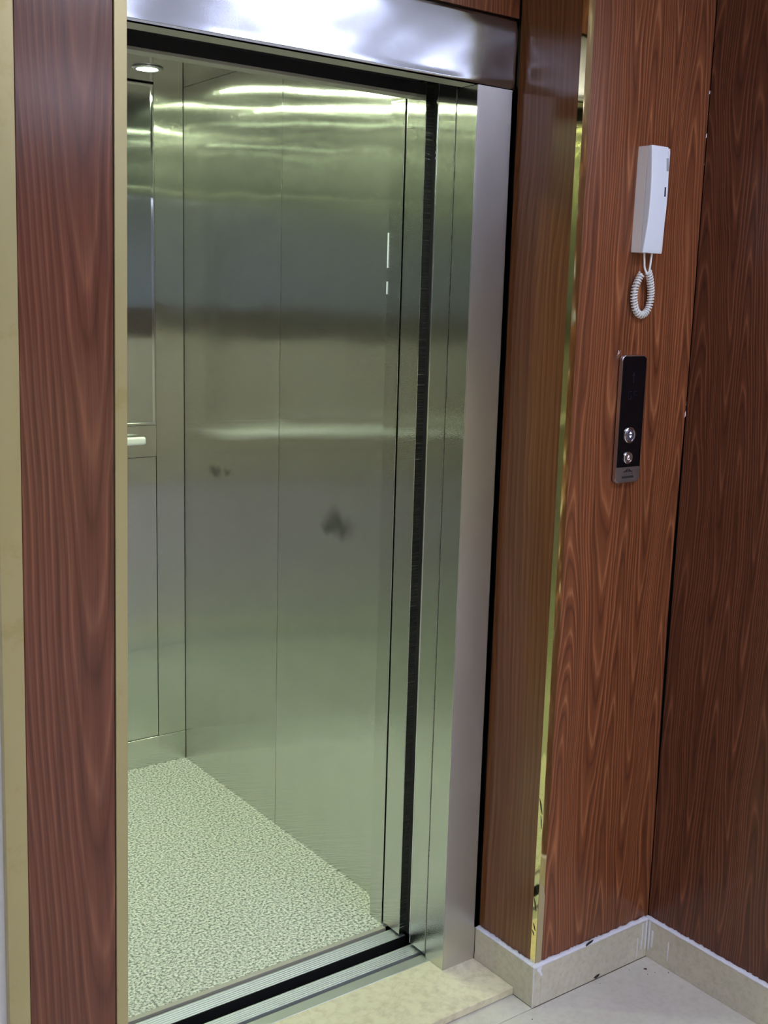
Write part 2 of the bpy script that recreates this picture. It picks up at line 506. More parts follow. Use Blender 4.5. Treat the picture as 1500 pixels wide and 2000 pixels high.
# --- hidden corridor walls that close the room behind the camera
for nm, a in (('wall_rear', (-4.2, 3.2, -5.3, -5.2)), ('wall_far_left', (-4.3, -4.2, -5.2, 1.8)), ('wall_far_right', (3.2, 3.3, -5.2, 1.8))):
    obj(nm, bx(*a, ZF - 0.1, TOPZ), M['paint_grey'], kind='structure')
# assumed cream and brown bands on unseen walls, added for reflections in the steel
wn = obj('trim_1', box(box(box(BM(), -4.2, 3.2, -5.2, -5.18, ZF, 1.20), -4.2, -4.18, -5.18, YB - 0.02, ZF, 1.20), 3.18, 3.2, -5.18, YB - 0.02, ZF, 1.20), M['assumed_stone'], kind='structure')
obj('trim_2', box(box(box(BM(), -4.2, 3.2, -5.2, -5.17, 1.201, 1.47), -4.2, -4.17, -5.17, YB - 0.02, 1.201, 1.47), 3.17, 3.2, -5.17, YB - 0.02, 1.201, 1.47), M['assumed_dark_rail'], kind='structure')
# --- white wall left of the pier
obj('wall_left', bx(-4.2, -1.058, YB + 0.016, YB + 0.12, ZF - 0.1, TOPZ), M['paint_white'], kind='structure')
# wall right of the short wooden wall, set back out of sight
RE = -0.57
obj('wall_behind', bx(XC + TH, 3.2, YB - 0.0, YB + TH, ZF - 0.1, TOPZ), M['paint_white'], kind='structure')

# --- left pier: wood panel between brass strips
def KS(z): return 0.0125 * (z - 1.95)
pier = obj('wall_left_pier', slant(bx(-1.036, -0.853, YB + 0.012, 0.0, ZF - 0.05, TOPZ)), M['dark'], kind='structure')
pier['label'] = 'wood clad pier at the left edge, brass strips on both sides'
obj('wood_panel', slant(bx(-1.0195, -0.873, YB, YB + 0.014, ZS, TOPZ, bev=0.0008)), M['wood_pier'], pier, label='reddish brown wood panel')
obj('brass_strip', slant(bx(-1.0545, -1.0205, YB - 0.002, YB + 0.014, ZS, TOPZ, bev=0.0006)), M['brass_satin'], pier, label='wide pale brass strip on the left')
obj('brass_strip', slant(bx(-0.8715, -0.851, YB - 0.002, YB + 0.014, ZS, TOPZ, bev=0.0006)), M['brass_satin'], pier, label='narrow pale brass strip on the right')
obj('return_panel', slant(bx(-0.8665, -0.8515, YB + 0.015, -0.001, ZS, TOPZ)), M['wood_recess'], pier)
obj('base_stone', bx(-1.10, -0.862, YB - SK, YB + 0.012, ZF, ZS - 0.001), M['marble_skirt'], pier)

# --- recess wall (faces left), with the brass corner
rec = obj('wall_recess', bx(XA + 0.012, XC + 0.02, YB + 0.03, 0.03, ZF - 0.05, TOPZ), M['dark'], kind='structure')
rec['label'] = 'narrow wooden wall between the lift frame and the brass corner'
obj('wood_panel', bx(XA, XA + 0.012, YB + 0.0148, -0.0005, ZS + 0.003, TOPZ), M['wood_recess'], rec, label='glossy brown wood panel')
# brass corner angle
ba = BM()
prism(ba, [(XA - 0.0012, YB - 0.0012), (XA + 0.0165, YB - 0.0012), (XA + 0.0165, YB + 0.0005), (XA + 0.0008, YB + 0.0008),
           (XA + 0.0008, YB + 0.0145), (XA - 0.0012, YB + 0.0145)], ZS + 0.001, TOPZ, 'z')
br = obj('brass_angle', ba, M['brass'], rec, label='mirror polished brass corner angle')

# --- wall with phone and call panel (faces the viewer)
wb = obj('wall_back', bx(XA + 0.013, XC + 0.03, YB + 0.013, YB + 0.03, ZF - 0.05, TOPZ), M['dark'], kind='structure')
wb['label'] = 'wooden wall that carries the intercom phone and the lift call panel'
# right border of the board is a little out of true, leaving the dark open joint
def rb(z):
    return XC - 0.0012 - 0.0080 * max(0.0, math.sin((z - 0.35) / 1.0 * math.pi)) * (1 if 0.35 < z < 1.35 else 0)
b = BM()
n = 60
fr, bk = [], []
prev = None
for i in range(n + 1):
    z = ZS + 0.002 + (TOPZ - ZS - 0.002) * i / n
    cur = [b.verts.new(p) for p in ((XA + 0.0168, YB, z), (rb(z), YB, z), (rb(z), YB + 0.012, z), (XA + 0.0168, YB + 0.012, z))]
    if prev:
        for k in range(4):
            b.faces.new((prev[k], prev[(k + 1) % 4], cur[(k + 1) % 4], cur[k]))
    else:
        b.faces.new(cur[::-1])
    prev = cur
b.faces.new(prev)
obj('wood_panel', b, M['wood_back'], wb, label='orange brown wood panel with long pointed grain')
# flecks of filler in the joint
for (z, y_, s) in ((1.392, .002, .004), (1.345, .001, .006), (1.322, .000, .007), (2.02, 0.0, .004), (1.93, 0.0, .005), (1.87, .001, .003)):
    f = BM()
    pts = [(rb(z) - 0.0006 + random.uniform(-.0006, .0006), z - s), (rb(z) + .0012, z - s * .4), (rb(z) + .0008, z + s), (rb(z) - .0012, z + s * .5)]
    prism(f, pts, YB - 0.0006 + y_, YB + 0.0012 + y_, 'y')
    obj('filler_fleck', f, M['caulk'], wb, label='fleck of white filler')

# --- short wooden wall on the right (faces left)
wr = obj('wall_right', bx(XC + 0.012, XC + TH, RE, YB + 0.03, ZF - 0.05, TOPZ), M['dark'], kind='structure')
wr['label'] = 'wooden side wall along the right edge of the picture, shade painted into its colour'
obj('wood_panel', bx(XC, XC + 0.012, RE, YB - 0.0015, ZS + 0.002, TOPZ, bev=0.0006), M['wood_right_shaded'], wr, label='brown wood panel with shade in its colour')
obj('end_panel', bx(XC, XC + TH, RE - 0.012, RE, ZS, TOPZ), M['wood_top'], wr)

# --- stone baseboards with a white caulk bead on top
def skirt(name, pts, cpts, label):
    """pts: rectangle x0,x1,y0,y1"""
    o = obj(name, bx(*pts, ZF, ZS, bev=0.0012, seg=2), M['marble_skirt'], kind='structure')
    o['label'] = label
    return o
s1 = skirt('baseboard_recess', (XA - SK, XA + 0.0105, YB - SK, 0.0, ), None, 'cream marble baseboard below the narrow recess wall')
s2 = skirt('baseboard_back', (XA + 0.0106, XC - SK, YB - SK, YB + 0.012), None, 'cream marble baseboard under the phone wall')
s3 = skirt('baseboard_right', (XC - SK + 0.0002, XC + 0.011, RE, YB - SK * 0 + 0.001), None, 'cream marble baseboard along the right wall')
def bead(parent, p0, p1, w, dirv, drip=()):
    """irregular caulk bead lying on the skirting top between p0 and p1"""
    b = BM()
    p0, p1 = Vector(p0), Vector(p1)
    n = 70
    prev = None
    d = Vector(dirv)
    for i in range(n + 1):
        s = i / n
        p = p0.lerp(p1, s)
        ww = w * (0.75 + 0.5 * random.random() * (0.4 + 0.6 * math.sin(s * 31) ** 2))
        hh = 0.0016 + 0.0016 * random.random()
        c = [p + Vector((0, 0, -0.0012)) - d * 0.0009 * random.uniform(0.5, 1.3), p + Vector((0, 0, hh * 0.7)) - d * 0.0006, p + d * ww * 0.6 + Vector((0, 0, hh)), p + d * ww + Vector((0, 0, hh * 1.6)), p + d * ww + Vector((0, 0, -0.001))]
        cur = [b.verts.new(q) for q in c]
        if prev:
            for k in range(5):
                b.faces.new((prev[k], prev[(k + 1) % 5], cur[(k + 1) % 5], cur[k]))
        else: b.faces.new(cur[::-1])
        prev = cur
    b.faces.new(prev)
    return obj('caulk_bead', b, M['caulk'], parent, smooth=True, label='rough white caulk line')
bead(s1, (XA - SK, YB - SK, ZS), (XA - SK, -0.001, ZS), SK - 0.0005, (1, 0, 0))
bead(s2, (XA - SK, YB - SK, ZS), (XC - SK, YB - SK, ZS), SK - 0.0005, (0, 1, 0))
bead(s3, (XC - SK, RE + 0.01, ZS), (XC - SK, YB - 0.001, ZS), SK - 0.0005, (1, 0, 0))
# runs and blots of grout on the stone
def blot(parent, pts, y, mat, th=0.0008, axis='y', name='grout_run', label='smear of white grout'):
    b = BM()
    prism(b, pts, y - th, y + 0.0002, axis)
    return obj(name, b, mat, parent, label=label)
yb_ = YB - SK
for (xa, z0, z1, ww) in ((0.462, 0.074, 0.004, .0022), (0.476, 0.078, 0.0, .003), (0.447, 0.04, -0.012, .0012)):
    blot(s2, [(xa - ww, z0), (xa + ww * .8, z0 + .002), (xa + ww * .9, (z0 + z1) / 2), (xa, z1), (xa - ww, z1 + .004), (xa - ww * .5, (z0 + z1) / 2 + .01)], yb_, M['caulk'])
blot(s2, [(0.105, 0.081), (0.122, 0.082), (0.119, 0.068), (0.125, 0.056), (0.119, 0.054), (0.113, 0.066), (0.107, 0.070)], yb_, M['caulk'])
blot(s2, [(0.262, 0.081), (0.272, 0.083), (0.283, 0.086), (0.286, 0.090), (0.274, 0.089), (0.265, 0.087)], yb_ - 0.0005, M['black_patch'], 0.0012, name='dark_chip', label='black chip on the caulk')
blot(s2, [(0.297, -0.013), (0.306, -0.009), (0.317, -0.009), (0.312, -0.015), (0.302, -0.017)], yb_, M['black_patch'], 0.0012, name='dark_chip', label='black chip at the foot of the stone')
for (ya, z0, z1, ww) in ((-0.222, 0.055, 0.010, .003), (-0.272, 0.05, 0.000, .0014), (-0.212, 0.078, 0.0, .003)):
    blot(s3, [(ya - ww, z0), (ya + ww, z0 + .002), (ya + ww * .6, z1), (ya - ww * .4, z1 + .004)], XC - SK + 0.0002, M['caulk'], axis='x')
# corner joint smear on the outer corner
blot(s1, [(YB - SK + 0.0002, ZS), (YB - SK + 0.004, ZS), (YB - SK + 0.003, 0.02), (YB - SK + 0.0022, ZF), (YB - SK + 0.0002, ZF)], XA - SK, M['caulk'], 0.0006, 'x')
# spots on the floor near the inner corner
for (px, py, r) in ((0.437, -0.243, 0.0036), (0.424, -0.262, .0012), (0.445, -0.266, .0011), (0.472, -0.285, .0014), (0.30, -0.224, .001), (0.40, -0.225, .001), (0.07, -0.235, .0016), (0.03, -0.24, .0028), (0.012, -0.262, .0018)):
    b = BM()
    pts = [(px + r * math.cos(a) * random.uniform(.7, 1.3), py + r * math.sin(a) * random.uniform(.7, 1.3)) for a in [2 * math.pi * i / 9 for i in range(9)]]
    prism(b, pts, ZF - 0.0002, ZF + 0.0006, 'z')
    obj('dark_spot', b, M['stain'], fl, label='dark speck of dirt')

# --- wall above the lift header and the masonry round the shaft
wf = obj('wall_front', bx(-1.4, XA + 0.011, 0.012, 0.05, HT + 0.0, TOPZ), M['dark'], kind='structure')
wf['label'] = 'wooden wall above the steel lift header'
obj('wood_panel', bx(XO - 0.12, XA - 0.006, 0.0, 0.012, HT + 0.0065, TOPZ), M['wood_top'], wf, label='orange brown wood panel')
sh = BM()
box(sh, -1.4, XO - 0.10, 0.012, 0.055, ZF - 0.3, HT)         # left of frame
box(sh, XA + 0.012, 0.85, 0.0305, 0.050, ZF - 0.3, TOPZ)        # right of frame, behind the recess wall
box(sh, -1.4, -1.3, 0.055, 1.75, ZF - 0.3, TOPZ)
box(sh, 0.85, 0.95, 0.03, 1.75, ZF - 0.3, TOPZ)
box(sh, -1.4, 0.95, 1.75, 1.8, ZF - 0.3, TOPZ)
box(sh, -1.4, 0.95, 0.0, 1.8, ZF - 0.42, ZF - 0.3)
obj('wall_shaft', sh, M['shaft'], kind='structure')

# ================================================================== LIFT DOOR FRAME
df = thing('door_surround', 'brushed stainless steel frame around the open lift doorway', 'door frame', (XO, 0.0, 0.0), kind='thing')
# header with a gently buckled face and a round dent near its right end
hx0, hx1 = XO - 0.10, 0.0985
b = BM()
nx, nz = 150, 24
gr = []
for i in range(nx + 1):
    row = []
    for j in range(nz + 1):
        X = hx0 + (hx1 - hx0) * i / nx
        Z = 2.0 + (HT - 2.0) * j / nz
        e = min(1.0, (X - hx0) / .02, (hx1 - X) / .006 if hx1 - X < .006 else 1, (Z - 2.0) / .012, (HT - Z) / .02)
        s = .0006 * math.sin(5.1 * X + 1.0 + 8 * (Z - 2)) + .00022 * math.sin(19 * X + 34 * (Z - 2)) + .00010 * math.sin(43 * X - 60 * (Z - 2)) + .0010 * math.cos((Z - 2.0) / (HT - 2.0) * 3.3)
        s += -.0105 * (max(0.0, X + 0.10) / 0.1985) ** 1.8
        d = math.hypot((X - 0.082) / 0.040, (Z - 2.052) / 0.020)
        s += .0016 * math.exp(-d * d)
        row.append(b.verts.new((X, -0.0015 + s * max(0.0, e) - .0006, Z)))
    gr.append(row)
for i in range(nx):
    for j in range(nz):
        b.faces.new((gr[i][j], gr[i + 1][j], gr[i + 1][j + 1], gr[i][j + 1]))
# back side and rims
bkv = [b.verts.new(p) for p in ((hx0, 0.010, 2.0), (hx1, 0.010, 2.0), (hx1, 0.010, HT), (hx0, 0.010, HT))]
b.faces.new(bkv[::-1])
b.faces.new([gr[i][0] for i in range(nx, -1, -1)] + [bkv[0], bkv[1]])
b.faces.new([gr[i][nz] for i in range(nx + 1)] + [bkv[2], bkv[3]])
b.faces.new([gr[0][j] for j in range(nz + 1)] + [bkv[3], bkv[0]])
b.faces.new([gr[nx][j] for j in range(nz, -1, -1)] + [bkv[1], bkv[2]])
obj('header_face', b, M['steel_header'], df, smooth=True, label='bright reflecting steel header above the door')
obj('header_soffit', bx(XO - 0.02, -0.0005, 0.0102, 0.052, 1.9995, 2.006), M['steel_lip'], df)
# right jamb: one folded sheet, front face and reveal
b = prism(BM(), [(0.0, 0.0), (0.0968, 0.0), (0.0968, 0.003), (0.005, 0.003), (0.005, 0.0655), (0.0, 0.0655)], 0.0, 1.9985, 'z')
bmesh.ops.bevel(b, geom=[e for e in b.edges if abs(e.verts[0].co.x) < 1e-4 and abs(e.verts[1].co.x) < 1e-4 and abs(e.verts[0].co.y) < 1e-4 and abs(e.verts[1].co.y) < 1e-4], offset=0.0012, segments=2, affect='EDGES')
jm = obj('jamb', b, [M['steel_frame'], M['steel_edge']], df, label='satin steel jamb on the right')
for f in jm.data.polygons:
    if abs(f.normal.x) > 0.9 and f.center[0] - (-df.location.x) < 0.003: f.material_index = 1
b = prism(BM(), [(XO, 0.0), (XO, 0.0655), (XO - 0.005, 0.0655), (XO - 0.005, 0.003), (XO - 0.10, 0.003), (XO - 0.10, 0.0)], 0.0, 1.9985, 'z')
obj('jamb', b, M['steel_frame'], df, label='satin steel jamb on the left, hidden by the pier')
# caulk and dark joint between jamb and recess wall
random.seed(8)
wob = lambda s: 0.0011 * math.sin(s * 23) + 0.0009 * math.sin(s * 61 + 1) + random.uniform(-.0003, .0003)
b = ragged(BM(), lambda s: 0.0940, lambda s: 0.0985 + wob(s), ZS + 0.002, 1.9975, 120, lambda s, a: Vector((a, -0.0008, s)))
bmesh.ops.solidify(b, geom=b.faces[:], thickness=0.0006)
obj('caulk_bead', b, M['alu'], df, label='thin uneven pale sealant line')
b = ragged(BM(), lambda s: 0.0955, lambda s: 0.1075 + wob(s + 3) * 1.3, ZS, HT + 0.006, 120, lambda s, a: Vector((a, 0.0034, s)))
bmesh.ops.solidify(b, geom=b.faces[:], thickness=0.0006)
obj('joint_filler', b, M['black_seal'], df, label='black gap beside the jamb')

# ================================================================== DOORS (slid open to the right, only their edges show)
ld = thing('sliding_door', 'open landing door of the lift, nearest steel edge beside the jamb', 'lift door', (0.25, 0.10, 0.006), kind='thing')
b = bx(0.0, 0.45, 0.0690, 0.1300, 0.008, 2.03, bev=0.0012, seg=2)
obj('door_panel', b, M['steel_edge'], ld)
obj('edge_fold', bx(-0.0008, 0.003, 0.1285, 0.1310, 0.008, 2.028), M['chrome'], ld, label='bright folded edge line')
cdo = thing('sliding_door', 'open inner car door of the lift, steel edge behind the dark gap', 'lift door', (0.25, 0.205, 0.006), kind='thing')
obj('door_panel', bx(0.0, 0.45, 0.1725, 0.2400, 0.008, 2.03, bev=0.0012, seg=2), M['steel_edge'], cdo)
obj('edge_fold', bx(0.0, 0.003, 0.2385, 0.2402, 0.008, 2.028), M['chrome'], cdo, label='bright folded edge line')
# running rubber between the doors seen as small screws in the dark gap
b = bx(0.022, 0.028, 0.1312, 0.1724, 0.006, 2.03)
obj('gap_cover', b, M['black_seal'], cdo, label='black strip in the gap between the doors')
for z in (1.868, 1.880):
    b = lathe(BM(), [(0, 0), (0.0028, 0), (0.0028, -0.002), (0, -0.0026)], (0.022, 0.158, z), 'x', 12)
    obj('screw', b, M['chrome'], cdo, label='small screw head')
b = lathe(BM(), [(0, 0), (0.006, 0), (0.006, -0.006), (0.003, -0.009), (0, -0.009)], (0.022, 0.150, 1.985), 'x', 14)
obj('door_roller', b, M['panel_frame'], cdo)

# ================================================================== LANDING SILL
ls = thing('landing_sill', 'ribbed aluminium landing sill in front of the dark gap', 'door sill', (XO, 0.052, -0.02), kind='thing')
def ribs(y0, y1, n, top=0.0, dep=0.0013):
    pts = []
    p = (y1 - y0) / n
    for i in range(n):
        a = y0 + i * p
        pts += [(a, top - dep), (a + p * .18, top - dep), (a + p * .30, top), (a + p * .88, top), (a + p, top - dep)]
    return pts
XS = 0.46
obj('front_strip', bx(XO - 0.05, XS, 0.0520, 0.0825, -0.018, -0.0005, bev=0.0008), M['alu_plain'], ls)
b = prism(BM(), [(0.0945, -0.018)] + ribs(0.0945, 0.1330, 6) + [(0.1330, -0.018)], XO - 0.05, XS)
obj('ribbed_plate', b, M['alu'], ls, label='pale ribbed tread')
obj('guide_groove', bx(XO - 0.05, XS, 0.0825, 0.0945, -0.020, -0.011), M['dark'], ls, label='dark guide groove')
obj('base_bar', bx(XO - 0.05, XS, 0.0520, 0.1330, -0.06, -0.0205), M['dark'], ls)
obj('gap_apron', bx(XO - 0.05, XS, 0.1331, 0.1340, -0.20, -0.003), M['black_seal'], ls)
for i in range(11):
    X = -0.78 + i * 0.0735
    obj('gap_bracket', bx(X, X + 0.005, 0.1335, 0.146, -0.03, -0.012), M['black_seal'], ls)

# ================================================================== MARBLE STEP
st = thing('marble_step', 'low cream marble step in front of the lift doorway', 'step', (-0.45, -0.142, ZF), kind='thing')
obj('slab', bx(XO + 0.0, XA - SK - 0.0005, -0.1420, 0.0510, ZF + 0.001, 0.0, bev=0.0016, seg=3), M['marble_step'], st)

# ================================================================== LIFT CAR
car = thing('lift_car', 'lift car lined with brushed stainless steel, speckled floor', 'lift', (-0.425, 0.89, 0.0), kind='thing')
# walls as separate sheets with fine gaps
for (y0, y1) in ((0.3010, 0.8795), (0.8815, 1.4790)):
    obj('side_panel', bx(XW, XW + 0.02, y0, y1, -0.01, ZC, bev=0.0008), M['steel_side'], car)
    obj('side_panel', bx(XL - 0.02, XL, y0, y1, -0.01, ZC, bev=0.0008), M['steel_side'], car, label='steel panel on the hidden left side')
obj('corner_seal', bx(XW - 0.0005, XW + 0.01, 1.4785, 1.4830, 0.0, ZC), M['black_seal'], car, label='dark corner seam')
obj('corner_panel', bx(-0.0385, XW - 0.0015, YK, YK + 0.02, 0.1005, ZC), M['steel_back'], car, label='narrow steel corner panel')
obj('corner_panel', bx(XL, -0.8115, YK, YK + 0.02, 0.1005, ZC), M['steel_back'], car)
obj('lower_panel', bx(-0.8100, -0.0405, YK + 0.0005, YK + 0.02, 0.1012, 1.0480, bev=0.0006), M['steel_back'], car, label='lower back wall panel')
obj('rail_band', bx(-0.8100, -0.0395, YK - 0.0012, YK + 0.02, 1.0492, 1.1500, bev=0.0006), M['steel_back'], car, label='steel band behind the handrail')
obj('skirting', bx(XL, XW - 0.0015, YK - 0.0018, YK + 0.02, 0.0, 0.0990, bev=0.0005), M['steel_back'], car, label='low steel skirting of the back wall')
obj('backing', bx(XL - 0.02, XW + 0.02, YK + 0.0202, YK + 0.03, -0.01, ZC + 0.02), M['black_seal'], car)
obj('floor_covering', bx(XL, XW, 0.2415, YK, -0.008, 0.0), M['speckle'], car, label='pale green speckled floor covering')
# ceiling: polished sheet with holes left to the lights that sit below it
obj('ceiling_panel', bx(XL - 0.02, XW + 0.02, 0.2401, YK + 0.02, ZC, ZC + 0.02), M['steel_ceiling'], car, label='dark polished ceiling')
# front returns
b = bx(0.0, XW + 0.02, 0.2480, 0.3000, 0.0, 2.0, bev=0.0009, seg=2)
obj('front_return', b, M['steel_edge'], car, label='steel front post beside the car door')
obj('front_return', bx(XL - 0.02, XO + 0.0, 0.2480, 0.3000, 0.0, 2.0, bev=0.0009), M['steel_edge'], car)
b = bx(XL - 0.02, -0.0005, 0.2060, 0.2400, 2.0068, ZC + 0.02)
obj('header_beam', b, M['dark'], car, label='dark beam over the car entrance')
obj('header_lip', bx(XL - 0.02, -0.0005, 0.2060, 0.2400, 1.9995, 2.0065, bev=0.0006), M['steel_lip'], car, label='pale metal lip under the dark beam')
obj('header_inner', bx(0.0, 0.0802, 0.2425, 0.3, 2.0005, ZC), M['steel_edge'], car)
obj('door_track', bx(XL, -0.001, 0.0560, 0.2050, 2.075, 2.11), M['dark'], car)
obj('track_rail', bx(XL, -0.001, 0.186, 0.2055, 2.031, 2.074), M['dark'], car)
# thin bright edge marks on the front post
for (z0, z1) in ((1.633, 1.712), (1.573, 1.602)):
    obj('edge_strip', bx(-0.0012, 0.0006, 0.2955, 0.2995, z0, z1), M['lit_white'] if False else M['plastic'], car, label='short white strip on the post edge')
# car sill
obj('sill_nosing', bx(XO, -0.0005, 0.2275, 0.2412, -0.018, -0.0002, bev=0.0004), M['nosing'], car, label='grey floor nosing')
obj('sill_groove', bx(XO, -0.0005, 0.2155, 0.2274, -0.020, -0.011), M['dark'], car, label='dark guide groove of the car sill')
b = prism(BM(), [(0.1735, -0.018)] + ribs(0.1735, 0.2152, 6) + [(0.2152, -0.018)], XO, 0.02)
obj('sill_plate', b, M['alu'], car, label='pale ribbed sill tread')
obj('sill_bar', bx(XO, 0.02, 0.1735, 0.2412, -0.06, -0.0205), M['dark'], car)

obj('sill_gap_shade', bx(XO, 0.02, 0.1716, 0.1734, -0.06, -0.0015), M['black_seal'], car)  # added black sheet stands in for shade in the sill gap
# --- mirror on the back wall
mi = thing('wall_mirror', 'tall framed mirror on the back wall of the lift', 'mirror', (-0.425, YK, 1.152), kind='thing')
b = BM()
mx0, mx1, mz0, mz1 = -0.810, -0.0400, 1.1515, 2.190
for (x0, x1, z0, z1) in ((mx0, mx1, mz0, mz0 + .008), (mx0, mx1, mz1 - .006, mz1), (mx0, mx0 + .006, mz0 + .008, mz1 - .006), (mx1 - .004, mx1, mz0 + .008, mz1 - .006)):
    box(b, x0, x1, YK - 0.003, YK + 0.016, z0, z1, bev=0.001)
obj('mirror_frame', b, M['chrome'], mi)
obj('mirror_glass', bx(mx0 + .0061, mx1 - .0041, YK + 0.006, YK + 0.018, mz0 + .0081, mz1 - .0061), M['mirror'], mi)

# --- handrail
hr = thing('handrail', 'pale flat handrail across the back wall below the mirror', 'handrail', (-0.4, 1.44, 1.09), kind='thing')
b = BM()
zc, yc = 1.107, 1.438
prof = rrect(0, 0, 0.016, 0.026, 0.007, 5)
rings = []
for X, s in ((-0.0955, 0.3), (-0.0965, 0.72), (-0.0990, 0.92), (-0.103, 1.0), (-0.747, 1.0), (-0.751, 0.92), (-0.7535, 0.72), (-0.7545, 0.3)):
    rings.append([b.verts.new((X, yc + p[0] * s, zc + p[1] * s)) for p in prof])
for r0, r1 in zip(rings, rings[1:]):
    for k in range(len(prof)):
        b.faces.new((r0[k], r0[(k + 1) % len(prof)], r1[(k + 1) % len(prof)], r1[k]))
b.faces.new(rings[0])
b.faces.new(rings[-1][::-1])
obj('rail', b, M['rail'], hr, smooth=True)
for X in (-0.21, -0.64):
    b = lathe(BM(), [(0, 0), (0.014, 0), (0.014, -0.003), (0.007, -0.005), (0.007, -0.036), (0, -0.036)], (X, YK - 0.0015, zc), 'y', 18)
    obj('rail_bracket', b, M['rail'], hr)

# --- downlights in the car ceiling
for i, (lx, ly, lab) in enumerate(((-0.152, 1.275, 'round glowing downlight in the lift ceiling, seen above the mirror'),
                     (-0.700, 1.275, 'round downlight at the back left of the lift ceiling, out of sight'),
                     (-0.152, 0.52, 'round downlight at the front right of the lift ceiling, out of sight'),
                     (-0.700, 0.52, 'round downlight at the front left of the lift ceiling, out of sight'))):
    d = thing('downlight', lab, 'light', (lx, ly, ZC), kind='thing', group='downlights in the lift ceiling')
    obj('trim_ring', lathe(BM(), [(0.030, -0.0002), (0.045, -0.0002), (0.0455, -0.003), (0.040, -0.0065), (0.031, -0.006), (0.030, -0.002)], (lx, ly, ZC), 'z', 40), M['chrome'], d, smooth=True)
    obj('lens', lathe(BM(), [(0, -0.0005), (0.0305, -0.0005), (0.0305, -0.0045), (0.02, -0.0062), (0, -0.0068)], (lx, ly, ZC), 'z', 32), M['car_lamp'], d, smooth=True)

# ================================================================== INTERCOM PHONE
ph = thing('intercom_phone', 'white wall intercom handset hanging on the wooden wall above the call panel', 'intercom', (0.305, YB, 1.67), kind='thing')
zb, zt = 1.6715, 1.8860
def dep(z):                     # how far the handset front stands off the wall
    s = (z - zb) / (zt - zb)
    return 0.0325 + 0.0085 * math.sin(math.pi * min(1, max(0, s)) ** 0.9) + 0.004 * s
def split(z):
    s = (z - zb) / (zt - zb)
    return 0.0245 + 0.001 * math.sin(s * math.pi) + 0.0015 * s
def bodymesh(x0, x1, f0, f1, z0, z1, n=30, bev=0.0022):
    """solid between depths f0(z) and f1(z) off the wall, with rounded long edges"""
    b = BM()
    prev = None
    for i in range(n + 1):
        z = z0 + (z1 - z0) * i / n
        e = 0.0
        if i == 0 or i == n: e = bev * 0.6
        a, c = f0(z), f1(z)
        ln = 0.0028 * (z - zb) / (zt - zb)       # outline leans a touch like the photographed one
        pts = [(x0 + e, a), (x0 + e, c - bev - e * .5), (x0 + bev * .3 + e, c - bev * .3 - e * .5), (x0 + bev + e, c - e * .5),
               (x1 - bev - e, c - e * .5), (x1 - bev * .3 - e, c - bev * .3 - e * .5), (x1 - e, c - bev - e * .5), (x1 - e, a)]
        cur = [b.verts.new((p[0] + ln, YB - p[1], z)) for p in pts]
        if prev:
            for k in range(8):
                b.faces.new((prev[k], prev[(k + 1) % 8], cur[(k + 1) % 8], cur[k]))
        else: b.faces.new(cur[::-1])
        prev = cur
    b.faces.new(prev)
    return b
obj('base', bodymesh(0.2755, 0.345, lambda z: 0.0, split, zb, zt, bev=0.001), M['plastic2'], ph, label='light grey wall base')
hs = obj('handset', bodymesh(0.2752, 0.3280, lambda z: split(z) + 0.0016, dep, zb - 0.0006, zt + 0.0004, n=36), M['plastic'], ph, label='white curved handset')
obj('shadow_gap', bodymesh(0.2775, 0.325, lambda z: split(z) - 0.0003, lambda z: split(z) + 0.0019, zb + 0.004, zt - 0.004, bev=0.0003), M['black_slot'], ph)
def onface(bm, x0, x1, z0, z1, th=0.0006):
    vs = []
    for (X, z) in ((x0, z0), (x1, z0), (x1, z1), (x0, z1)):
        vs.append((X, YB - dep(z) - th, z))
    a = [bm.verts.new(v) for v in vs]
    c = [bm.verts.new((v[0], v[1] + th * 2.5, v[2])) for v in vs]
    bm.faces.new(a); bm.faces.new(c[::-1])
    for k in range(4): bm.faces.new((a[k], a[(k + 1) % 4], c[(k + 1) % 4], c[k]))
    return bm
obj('name_card', onface(BM(), 0.3225, 0.3285, 1.838, 1.864), M['grey_label'], hs, label='grey name card window')
obj('call_button', onface(BM(), 0.3180, 0.3220, 1.786, 1.805), M['black_slot'], hs, label='small dark button')
obj('ear_tab', bx(0.3262, 0.3325, YB - dep(1.86) + 0.0, YB - 0.012, 1.838, 1.878, bev=0.001), M['plastic'], ph)
# cord: two straight tails, then the coiled loop
def cat(pts, n):
    out = []
    P = [pts[0]] + list(pts) + [pts[-1]]
    for i in range(1, len(P) - 2):
        for k in range(n):
            t_ = k / n
            a, b_, c, d = P[i - 1], P[i], P[i + 1], P[i + 2]
            out.append(0.5 * ((2 * b_) + (c - a) * t_ + (2 * a - 5 * b_ + 4 * c - d) * t_ ** 2 + (3 * b_ - a - 3 * c + d) * t_ ** 3))
    out.append(P[-2])
    return out
V = Vector
yc = YB - 0.013
t1 = cat([V((0.2985, YB - 0.016, 1.676)), V((0.2995, YB - 0.017, 1.657)), V((0.3035, yc - 0.003, 1.640)), V((0.3090, yc - 0.006, 1.628))], 8)
t2 = cat([V((0.3165, YB - 0.022, 1.676)), V((0.3155, YB - 0.021, 1.655)), V((0.3130, yc - 0.008, 1.635)), V((0.3150, yc - 0.005, 1.628))], 8)
obj('cord_tail', tube(BM(), t1, 0.0022, 10), M['cord'], ph, smooth=True)
obj('cord_tail', tube(BM(), t2, 0.0022, 10), M['cord'], ph, smooth=True)
